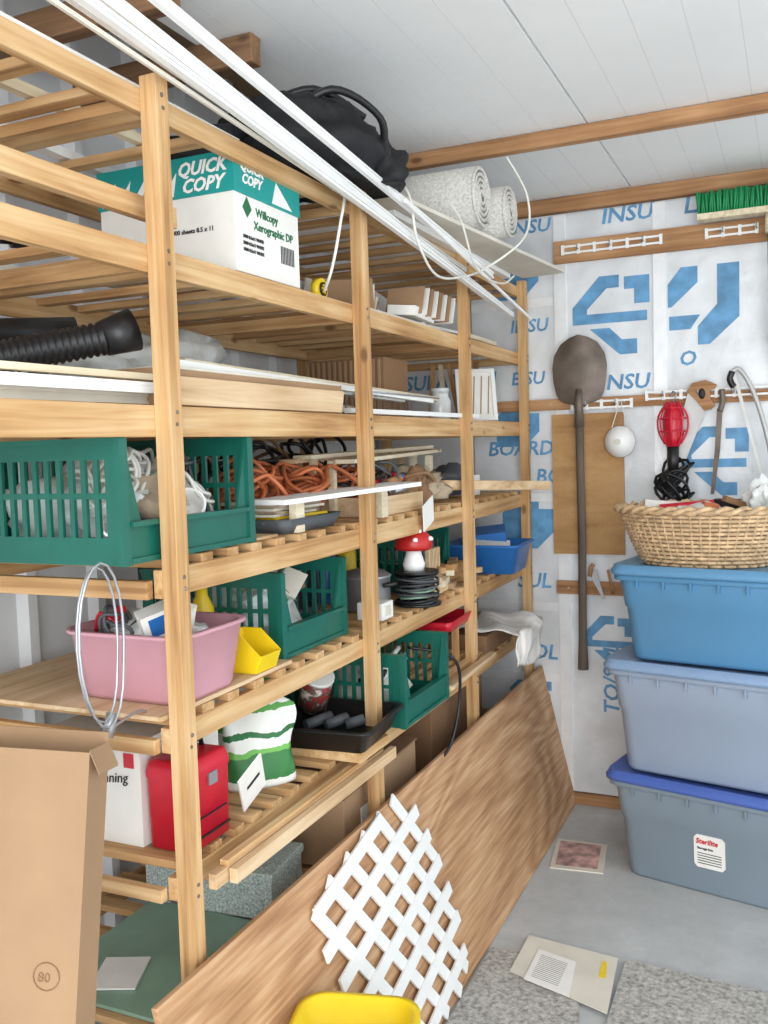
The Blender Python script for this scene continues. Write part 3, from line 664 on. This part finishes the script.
o=MB('glass_jar'); o.lathe([(.001,0),(.035,0),(.038,.005),(.038,.07),(.03,.085),(.03,.10),(.032,.10),(.032,.115),(.001,.115)],(-1.18,3.12,Z[3]),clearp,20); o.fin()
# ---------------------------------------------------------------- level 4
o=MB('shelf_board'); o.bb(-1.6,-1.095,1.73,1.82,Z[4],Z[4]+.006,tY); o.fin()
o=MB('extension_cord')
for k in range(8):
    coil(o,(-1.24-.05*(k%3),1.92+.085*k,Z[4]+.08+.01*(k%2)),.09,orange,4,.0055,.9)
o.tube([(-1.15,1.9,Z[4]+.06),(-1.12,2.1,Z[4]+.10),(-1.2,2.3,Z[4]+.15),(-1.13,2.5,Z[4]+.05),(-1.11,2.7,Z[4]+.02)],.006,orange,6,sm=8)
for k in range(3): coil(o,(-1.45,1.92+.2*k,Z[4]+.14),.09,cardb2,4,.006,1.1)
for k in range(5): coil(o,(-1.40,1.9+.18*k,Z[4]+.16),.07,black,3,.006,1.1)
o.fin()
o=MB('paint_tray'); o.loft([(0,.20,.26,.02),(.035,.24,.30,.03),(.035,.225,.285,.03),(.008,.19,.25,.02)],(-1.20,1.99,Z[4]),0,rubber); o.fin()
o=MB('paper_stack')
for k in range(9): o.box((-1.20+U(-.01,.01),1.98+U(-.02,.02),Z[4]+.015+.007*k),(.15,.22,.006),random.choice([paper,beige,tanc,yellow if k==3 else beige]),(0,0,U(-.15,.15)))
o.fin()
o=MB('closet_shelf_board'); o.box((-1.075,2.12,Z[4]+.085),(.11,.62,.012),white,(.02,0,-.14)); o.bb(-1.09,-1.07,2.35,2.39,Z[4],Z[4]+.079,pale); o.bb(-1.11,-1.09,1.9,1.94,Z[4],Z[4]+.079,pale); o.fin(.001)
o=MB('wooden_crate'); x0,x1,y0,y1=-1.30,-1.095,2.36,2.72; z=Z[4]
for a in(x0,x1-.01): o.bb(a,a+.01,y0,y1,z,z+.055,tY)
for a in(y0,y1-.01): o.bb(x0+.01,x1-.01,a,a+.01,z,z+.055,tY)
o.bb(x0+.01,x1-.01,y0+.01,y1-.01,z,z+.006,tY); o.fin(.001)
o=MB('hand_tools')
for k in range(34):
    a=Vector((-1.28+U(0,.17),2.40+U(0,.27),Z[4]+.03+U(0,.08))); d=Vector((U(-.05,.05),U(-.10,.10),U(-.0,.03))); o.cyl(a,a+d,U(.005,.014),random.choice([black,steel,bX,red,bluep,paper,rubber,black]))
coil(o,(-1.18,2.55,Z[4]+.10),.06,rubber,4,.004,1.0)
o.fin()
o=MB('paper_label'); o.box((-1.055,2.66,Z[4]-.012),(.003,.08,.09),paper,(.4,.15,0)); o.fin()
o=MB('black_tool_case'); o.loft([(0,.22,.30,.03),(.01,.24,.32,.04),(.115,.24,.32,.04),(.13,.21,.29,.04)],(-1.44,2.78,Z[4]),.1,black)
o.tube([(-1.33,2.69,Z[4]+.10),(-1.30,2.75,Z[4]+.13),(-1.33,2.83,Z[4]+.10)],.008,black,6,sm=4); o.fin()
o=MB('canvas_sack'); o.blob((-1.22,2.94,Z[4]+.05),(.20,.24,.10),tanc,.25,seed=43,fine=.3,sub=4); o.fin()
o=MB('leather_tool_belt'); o.blob((-1.16,2.81,Z[4]+.045),(.09,.11,.10),cardb2,.3,seed=77,fine=.4,sub=4); o.tube([(-1.2,2.75,Z[4]+.09),(-1.12,2.82,Z[4]+.11),(-1.12,2.92,Z[4]+.05)],.007,cardb2,6,sm=4); o.fin()
for k,(x,z,m,y0) in enumerate(((-1.28,.185,pale,2.75),(-1.33,.175,tY,2.7),(-1.22,.17,pale,2.8))):
    o=MB('trim_board'); o.box((x,y0,Z[4]+z),(.06,.95,.012),m,(.02,0,.05*k)); o.bb(x-.01,x+.01,3.08,3.11,Z[4],Z[4]+z-.006,m); o.bb(x-.01,x+.01,2.33,2.35,Z[4],Z[4]+z-.006,m) ; o.fin(.001)
o=MB('wooden_stake'); o.box((-1.02,3.28,Z[4]+.045),(.03,.62,.035),tY,(-.05,0,-.38)); o.fin(.003)
o=MB('rubber_boot'); o.blob((-1.24,3.28,Z[4]+.05),(.18,.24,.11),rubber,.25,seed=47,fine=.15); o.fin()
o=MB('parts_boxes')
for k in range(5): o.box((-1.45+.06*k,3.55-.03*k,Z[4]+.04+.01*(k%2)),(.1,.09,.08+.02*(k%2)),[cardb,tanc,bluep,cardb2,paper][k],(0,0,U(-.4,.4)))
o.fin(.002)
# ---------------------------------------------------------------- level 5
o=MB('shelf_board'); o.bb(-1.66,-1.082,1.355,1.84,Z[5],Z[5]+.008,tY); o.fin()
o=MB('dish_tub'); zz=Z[5]+.009
o.loft([(0,.25,.20,.04),(.01,.26,.21,.045),(.13,.295,.245,.05),(.134,.315,.265,.06),(.14,.315,.265,.06),(.14,.285,.235,.05),(.02,.245,.195,.04),(.02,.1,.1,.02)],(-1.215,1.525,zz),.0,pink); o.fin()
o=MB('tub_tools'); o.blob((-1.22,1.52,zz+.09),(.22,.18,.11),clearp,.2,seed=51,fine=.3,sub=4)
o.cyl((-1.32,1.50,zz+.13),(-1.26,1.47,zz+.175),.010,red); o.tube([(-1.32,1.46,zz+.13),(-1.29,1.44,zz+.17),(-1.26,1.45,zz+.15)],.005,red,6,sm=5)
o.box((-1.13,1.49,zz+.15),(.045,.035,.08),paper,(.3,.3,.3)); o.box((-1.17,1.47,zz+.15),(.07,.04,.07),paper,(.3,-.3,.9)); o.box((-1.17,1.466,zz+.155),(.04,.041,.04),bluep,(.3,-.3,.9)); o.cyl((-1.25,1.52,zz+.14),(-1.22,1.58,zz+.18),.013,steel); o.cyl((-1.18,1.50,zz+.10),(-1.14,1.53,zz+.18),.009,black)
for k in range(4): o.cyl((-1.30+.04*k,1.45+.02*k,zz+.12),(-1.26+.04*k,1.50,zz+.15+.01*k),.008,[steel,rubber,black,steel][k])
coil(o,(-1.25,1.46,zz+.13),.04,rubber,3,.004,1.0)
o.fin()
o=MB('parts_bin'); A=(-1.17,-1.09,-1.075,-1.125); ya,yb=1.69,1.775; zq=zz
for yy in(ya,yb): o.prism([(A[0],yy,zq),(A[1],yy,zq),(A[2],yy,zq+.04),(A[3],yy,zq+.085),(A[0],yy,zq+.085)],(0,.004,0),yellow)
o.bb(A[0],A[1],ya+.004,yb,zq,zq+.004,yellow); o.prism([(A[1],ya+.004,zq),(A[1],yb,zq),(A[2],yb,zq+.04),(A[2],ya+.004,zq+.04)],(.004,0,0),yellow); o.bb(A[0]-.004,A[0],ya,yb+.004,zq,zq+.085,yellow); o.fin()
o=MB('wire_hoop')
for k in range(2):
    o.tube([(-1.10+.01*k+.004*math.sin(a*.5),1.22+(.048+.005*k)*math.cos(a*math.pi/10),1.225+(.135+.008*k)*math.sin(a*math.pi/10)) for a in range(20)],.0025,steel,6,True)
o.cyl((-1.10,1.23,1.06),(-1.10,1.245,1.10),.010,steel); o.tube([(-1.10,1.22,1.07),(-1.12,1.33,1.075),(-1.13,1.37,Z[5]+.012)],.003,steel,6,sm=4); o.fin()
o=MB('yellow_bottle'); o.lathe([(.001,0),(.026,0),(.028,.01),(.028,.12),(.014,.15),(.014,.17),(.001,.17)],(-1.3,1.80,zz),yellow,20); o.fin()
o=MB('stainless_pot'); c=(-1.22,2.54,Z[5]); o.lathe([(.001,0),(.07,0),(.075,.01),(.075,.10),(.08,.105),(.076,.108),(.06,.12),(.02,.13),(.001,.13)],c,steel,28)
o.lathe([(.001,.13),(.012,.13),(.016,.15),(.001,.152)],c,black,16)
for s_ in(-1,1): o.tube([(c[0]+s_*.074,c[1],c[2]+.08),(c[0]+s_*.105,c[1]-.01,c[2]+.085),(c[0]+s_*.072,c[1]-.03,c[2]+.08)],.007,black,6,sm=4)
o.fin()
o=MB('toaster_oven'); o.bb(-1.50,-1.36,2.26,2.5,Z[5],Z[5]+.17,rubber); o.bb(-1.36,-1.355,2.28,2.48,Z[5]+.02,Z[5]+.15,black); o.bb(-1.355,-1.34,2.30,2.46,Z[5]+.14,Z[5]+.15,steel); o.fin(.004)
o=MB('wire_spool'); c=Vector((-1.10,2.665,Z[5]))
o.cyl(c,c+Vector((0,0,.008)),.075,black,n=28); o.cyl(c+Vector((0,0,.10)),c+Vector((0,0,.108)),.07,black,n=28); o.cyl(c,c+Vector((0,0,.10)),.03,black)
for k in range(14): o.tube([c+Vector(((.055+.012*(k%2))*math.cos(a*.3927),(.055+.012*(k%2))*math.sin(a*.3927),.012+.0065*k+.006*math.sin(a*.39+k))) for a in range(16)],.004,[rubber,black,greensheet,rubber][k%4],6,True)
o.fin()
o=MB('ceramic_mushroom'); c=(-1.11,2.665,Z[5]+.108)
o.lathe([(.001,0),(.032,0),(.036,.02),(.026,.05),(.022,.075)],c,white,24); o.lathe([(.022,.068),(.055,.066),(.062,.078),(.056,.105),(.038,.125),(.015,.135),(.001,.136)],c,skinred,28)
for a,zz_,r_ in((0,.1,.058),(1.2,.118,.046),(2.5,.1,.058),(3.9,.11,.05),(5.2,.1,.058),(-.6,.125,.034)): o.blob((c[0]+r_*math.cos(a),c[1]+r_*math.sin(a),c[2]+zz_),(.018,.018,.014),white,0,sub=2)
o.fin()
o=MB('white_carton'); o.bb(-1.17,-1.09,2.37,2.45,Z[5],Z[5]+.05,paper); o.bb(-1.172,-1.088,2.39,2.43,Z[5]+.01,Z[5]+.04,beige); o.fin(.002)
o=MB('wood_blocks')
for k in range(22): o.box((-1.16+.022*(k%3),2.84+.045*((k//2)%9),Z[5]+.012+.02*(k%4)),(.030,.13,.02),random.choice([tY,wY,pale,brownb,cardb]),(0,0,U(-.4,.4)))
for k in range(4): o.box((-1.14,2.86+.03*k,Z[5]+.10),(.015,.012,.10),tY,(U(-.2,.2),U(-.2,.2),0))
o.fin(.001)
o=MB('blue_storage_bin'); o.loft([(0,.26,.24,.03),(.10,.30,.28,.035),(.104,.325,.30,.04),(.112,.325,.30,.04),(.112,.29,.27,.03),(.02,.25,.23,.03),(.02,.1,.1,.02)],(-1.13,3.48,Z[5]),.05,bluep)
o.box((-1.1,3.44,Z[5]+.10),(.14,.12,.02),paper,(.2,.1,.3)); o.box((-1.15,3.52,Z[5]+.13),(.16,.12,.05),bluep,(.2,-.1,.3)); o.fin()
for k,(x,y,m) in enumerate(((-1.58,1.95,white),(-1.40,2.62,bluep),(-1.38,2.73,yellow),(-1.56,2.7,red))):
    o=MB('spray_can'); o.lathe([(.001,0),(.031,0),(.032,.004),(.032,.15),(.026,.165),(.012,.17),(.012,.185),(.001,.186)],(x,y,Z[5]),m,20); o.cyl((x,y,Z[5]+.165),(x,y,Z[5]+.20),.024,white if k else black); o.fin()
# ---------------------------------------------------------------- level 6
o=MB('white_carton_box'); o.bb(-1.46,-1.20,1.43,1.70,Z[6],Z[6]+.215,paper); o.text('Planning',.030,TX((-1.33,1.4285,Z[6]+.12),(1,0,.1),(-.1,0,1)),inkk,.2); o.bb(-1.24,-1.215,1.4285,1.43,Z[6]+.16,Z[6]+.19,red); o.bb(-1.465,-1.195,1.425,1.705,Z[6]+.195,Z[6]+.199,paper); o.fin(.002)
o=MB('red_metal_toolbox'); c=(-1.135,1.50,Z[6]+.003)
o.loft([(0,.105,.135,.012),(.14,.11,.14,.014),(.145,.114,.144,.014),(.155,.114,.144,.014),(.175,.105,.13,.014),(.178,.08,.11,.014)],c,0,red)
o.tube([(c[0],c[1]-.05,c[2]+.17),(c[0],c[1]-.045,c[2]+.195),(c[0],c[1]+.045,c[2]+.195),(c[0],c[1]+.05,c[2]+.17)],.006,black,6); o.bb(c[0]+.056,c[0]+.061,c[1]-.014,c[1]+.014,c[2]+.12,c[2]+.145,steel); o.bb(c[0]+.053,c[0]+.0565,c[1]-.06,c[1]+.06,c[2]+.02,c[2]+.024,black); o.bb(c[0]+.053,c[0]+.0575,c[1]-.05,c[1]+.05,c[2]+.06,c[2]+.062,inkk); o.fin()
o=MB('instruction_card'); o.box((-1.075,1.64,Z[6]+.075),(.004,.08,.12),paper,(.6,.35,0)); o.box((-1.072,1.64,Z[6]+.08),(.002,.045,.012),inkk,(.6,.35,0)); o.fin()
def sack(name,c,w,d,hh,mat,rz=0,seed=0,lean=.0):
    o=MB(name); rnd=random.Random(seed); ph=[rnd.uniform(0,6) for _ in range(8)]
    M=Matrix.Translation(c)@Matrix.Rotation(rz,4,'Z'); rs=[]; n=56
    for k in range(29):
        t=k/28; ww=w/2*(.90+.10*math.sin(t*3)+.04*math.sin(t*7+ph[0])); dd=d/2*max(.05,(1-t**1.6)*.95+.05)*(.85+.3*math.sin(min(1,t*2.2+.25)*1.57))
        ring=[]
        for j in range(n):
            a=2*math.pi*j/n; ca,sa=math.cos(a),math.sin(a)
            r=1+.05*math.sin(5*a+ph[1]+t*6)+.05*abs(math.sin(7*a+ph[2]-t*9))
            x=abs(ca)**.40*(1 if ca>0 else -1)*ww*(1+.03*math.sin(9*t+ph[5])); y=abs(sa)**.7*(1 if sa>0 else -1)*dd*r+.008*math.sin(x*60+ph[6]+t*5)*t
            ring.append(M@Vector((x+.012*math.sin(t*4+ph[3]),y+lean*t*t,t*hh*(1-.12*abs(x)/ww*math.sin(t*1.6))+.008*math.sin(x*45+ph[5])*t)))
        rs.append(ring)
    o.rings(rs,mat); return o.fin()
sack('potting_soil_bag',(-1.17,1.83,Z[6]),.18,.085,.205,soilm,.9,3,.03)
sack('seed_bag',(-1.33,1.99,Z[6]),.2,.12,.22,seedm,.6,5)
o=MB('plant_tray'); o.bb(-1.30,-1.0,2.02,2.19,Z[6],Z[6]+.024,wY)
o.loft([(0,.25,.24,.02),(.05,.29,.28,.025),(.052,.31,.30,.03),(.058,.31,.30,.03),(.058,.28,.27,.025),(.008,.24,.23,.02),(.008,.1,.1,.02)],(-1.13,2.13,Z[6]+.025),.1,black)
for k in range(3): o.cyl((-1.2+.05*k,2.10+.02*k,Z[6]+.055),(-1.16+.05*k,2.17,Z[6]+.065),.014,rubber)
o.fin()
o=MB('plaid_tin'); o.cyl((-1.245,2.22,Z[6]+.075),(-1.20,2.18,Z[6]+.165),.042,plaid,n=28); o.cyl((-1.201,2.181,Z[6]+.163),(-1.197,2.178,Z[6]+.172),.044,paper,n=28); o.fin()
o=MB('lumber_lengths')
for k,(x,z,y0,y1,m) in enumerate(((-1.03,.0,1.42,2.20,tY),(-1.009,-.002,1.46,2.24,tY),(-1.03,.021,1.46,2.1,wY))):
    o.box((x,(y0+y1)/2,levels[6]-.02+z),(.018,y1-y0,.03 if k<2 else .012),m)
o.fin(.001)
o=MB('white_drop_cloth')
def cl(u,v):
    y=3.24+.34*u; e=v*.36; w=.010*math.sin(u*13+v*5)+.008*math.sin(v*15+u*7)+.006*abs(math.sin(u*31+v*11))
    zt=Z[6]+.085
    if e<.24: return (-1.20+e*1.05,y,zt+.012*math.sin(u*9)+w)
    return (-.948+.02*math.sin(e*9)+w+.02*(e-.2),y+.02*math.sin(v*6)+.01*math.sin(u*20),zt-(e-.24)*(.85+.35*math.sin(u*3.1+.4))+.012*math.sin(u*8))
o.grid(cl,40,30,cloth); o.fin(0,.004)
o=MB('red_tray'); o.loft([(0,.20,.24,.02),(.035,.23,.27,.02),(.035,.215,.255,.02),(.006,.19,.23,.02)],(-1.16,2.93,Z[6]+.17),.05,red)
for a in(-1.22,-1.10):
    for b in(2.86,3.0): o.bb(a-.01,a+.01,b-.01,b+.01,Z[6],Z[6]+.17,wZ)
o.fin()
o=MB('lumber_stack')
for k in range(12): o.box((-1.32+.028*k,2.92,Z[6]+.009+.017*(k%2)),(.026,.5,.015),random.choice([wY,tY,pale]),(0,0,U(-.04,.04)))
o.box((-1.22,3.42,Z[6]+.035),(.3,.34,.07),cardb2); o.fin(.001)
o=MB('black_power_cord'); o.tube([(-1.12,2.62,Z[6]+.16),(-.99,2.68,Z[6]+.12),(-.985,2.71,Z[6]-.02),(-1.0,2.66,Z[6]-.15),(-1.03,2.6,Z[6]-.2)],.005,black,6,sm=8); o.fin()
# ---------------------------------------------------------------- level 7 and floor clutter
o=MB('green_plexiglass_sheet'); o.box((-1.30,1.60,Z[7]+.006),(.38,.40,.008),greensheet); o.fin()
o=MB('folded_paper'); o.box((-1.34,1.50,Z[7]+.014),(.10,.12,.004),paper,(0,0,.4)); o.fin()
o=MB('patterned_gift_box'); o.box((-1.27,1.90,Z[7]+.055),(.22,.18,.10),graypat,(0,0,.1)); o.box((-1.27,1.90,Z[7]+.112),(.23,.19,.02),graypat,(0,0,.1)); o.fin(.002)
o=MB('patterned_gift_box'); o.box((-1.47,1.93,Z[7]+.05),(.14,.18,.10),graypat,(0,0,-.1)); o.box((-1.47,1.93,Z[7]+.11),(.15,.19,.02),graypat,(0,0,-.1)); o.fin(.002)
o=MB('shipping_carton'); o.box((-1.28,2.36,Z[7]+.11),(.36,.5,.20),cardb); o.box((-1.099,2.24,Z[7]+.12),(.002,.06,.05),paper); o.box((-1.28,2.36,Z[7]+.212),(.37,.51,.006),cardb2,(.02,0,0)); o.fin(.002)
o=MB('shipping_carton'); o.box((-1.35,3.15,Z[7]+.13),(.4,.55,.24),cardb2); o.fin(.002)
o=MB('tall_cardboard_box')
tilt=Euler((-.13,.05,.30)).to_matrix().to_4x4(); M=Matrix.Translation((-1.165,.975,0.0))@tilt
w_,d_,hh_,t_=.215,.075,1.085,.004
def bx(a0,a1,b0,b1,c0,c1,m):
    P=[Vector((a0,b0,c0)),Vector((a1,b0,c0)),Vector((a1,b1,c0)),Vector((a0,b1,c0))]
    o.prism([M@p for p in P],M.to_3x3()@Vector((0,0,c1-c0)),m)
bx(-w_/2,w_/2,-d_/2,-d_/2+t_,.02,hh_,cardb); bx(-w_/2,w_/2,d_/2-t_,d_/2,.02,hh_+.02,cardb); bx(-w_/2,-w_/2+t_,-d_/2+t_,d_/2-t_,.02,hh_,cardb); bx(w_/2-t_,w_/2,-d_/2+t_,d_/2-t_,.02,hh_-.005,cardb); bx(-w_/2+t_,w_/2-t_,-d_/2+t_,d_/2-t_,.02,.03,cardb2)
bx(-w_/2+.01,w_/2-.01,-d_/2+t_,d_/2-t_,hh_-.05,hh_-.046,cardb2)
bx(-w_/2+.02,-w_/2+.0215,-d_/2-.0006,-d_/2,.03,hh_-.01,cardb2)
o.prism([M@Vector((w_/2,-d_/2,hh_)),M@Vector((w_/2,d_/2,hh_)),M@Vector((w_/2+.018,d_/2,hh_-.035)),M@Vector((w_/2+.018,-d_/2,hh_-.035))],(0,0,.004),cardb)
Mt=M@Matrix.Translation((.04,-d_/2-.001,.72))@Matrix.Rotation(math.pi/2,4,'X')
o.text('80',.022,Mt,cardb2)
o.tube([Mt@Vector((.015+.022*math.cos(a*.4),.009+.022*math.sin(a*.4),0)) for a in range(16)],.001,cardb2,4,True)
o.fin()
o=MB('yellow_crate'); o.loft([(0,.20,.20,.04),(.36,.24,.25,.05),(.365,.26,.27,.06),(.395,.26,.27,.06),(.395,.23,.24,.05),(.03,.18,.18,.04),(.03,.1,.1,.02)],(-.81,1.55,0),.25,yellow); o.fin()
def flat(name,pts,m,z0=.0,t=.002):
    o=MB(name); o.prism([(a,b,z0) for a,b in pts],(0,0,t),m); return o
o=flat('magazine',[(-.86,3.45),(-.67,3.46),(-.64,3.22),(-.83,3.20)],beige,.001,.005)
o.prism([(-.845,3.43,.0065),(-.69,3.44,.0065),(-.665,3.24,.0065),(-.815,3.225,.0065)],(0,0,.001),pinkp); o.fin()
o=flat('cardboard_sheet',[(-.77,2.70),(-.49,2.67),(-.47,2.39),(-.77,2.49)],beige,.013,.003)
o.prism([(-.53,2.64,.0161),(-.515,2.63,.0161),(-.505,2.55,.0161),(-.525,2.55,.0161)],(0,0,.001),yellow); o.fin()
o=flat('printed_page',[(-.72,2.63),(-.60,2.60),(-.58,2.42),(-.72,2.46)],paper,.018,.001)
for k in range(14):
    y=2.60-.009*k; o.prism([(-.705,y,.0191),(-.62,y-.020,.0191),(-.62,y-.0215,.0191),(-.705,y-.0015,.0191)],(0,0,.0003),rubber)
o.fin()
flat('carpet_remnant',[(-.86,2.60),(-.60,2.62),(-.50,2.2),(-.50,1.4),(-.86,1.4)],carpet,.001,.010).fin()
flat('carpet_remnant',[(-.47,2.68),(.6,2.62),(.6,1.2),(-.45,1.2)],carpet,.001,.010).fin()
# ---------------------------------------------------------------- light
w=bpy.data.worlds.new('sky'); bpy.context.scene.world=w; w.use_nodes=True; bg=w.node_tree.nodes['Background']
bg.inputs['Color'].default_value=(.88,.95,1,1); bg.inputs['Strength'].default_value=2.0
def area(name,loc,tgt,sx,sy,pw,c):
    l=bpy.data.lights.new(name,'AREA'); l.shape='RECTANGLE'; l.size=sx; l.size_y=sy; l.energy=pw; l.color=c
    ob=bpy.data.objects.new(name,l); ob.location=loc; d=Vector(tgt)-Vector(loc); ob.rotation_euler=d.to_track_quat('-Z','Y').to_euler(); bpy.context.scene.collection.objects.link(ob)
area('garage_door_daylight',(.9,-1.8,1.5),(-.8,2.6,1.3),3.2,2.3,110,(1,.99,.98))
sc=bpy.context.scene
sc.view_settings.view_transform='Standard'; sc.view_settings.look='None'; sc.view_settings.exposure=0; sc.view_settings.gamma=1
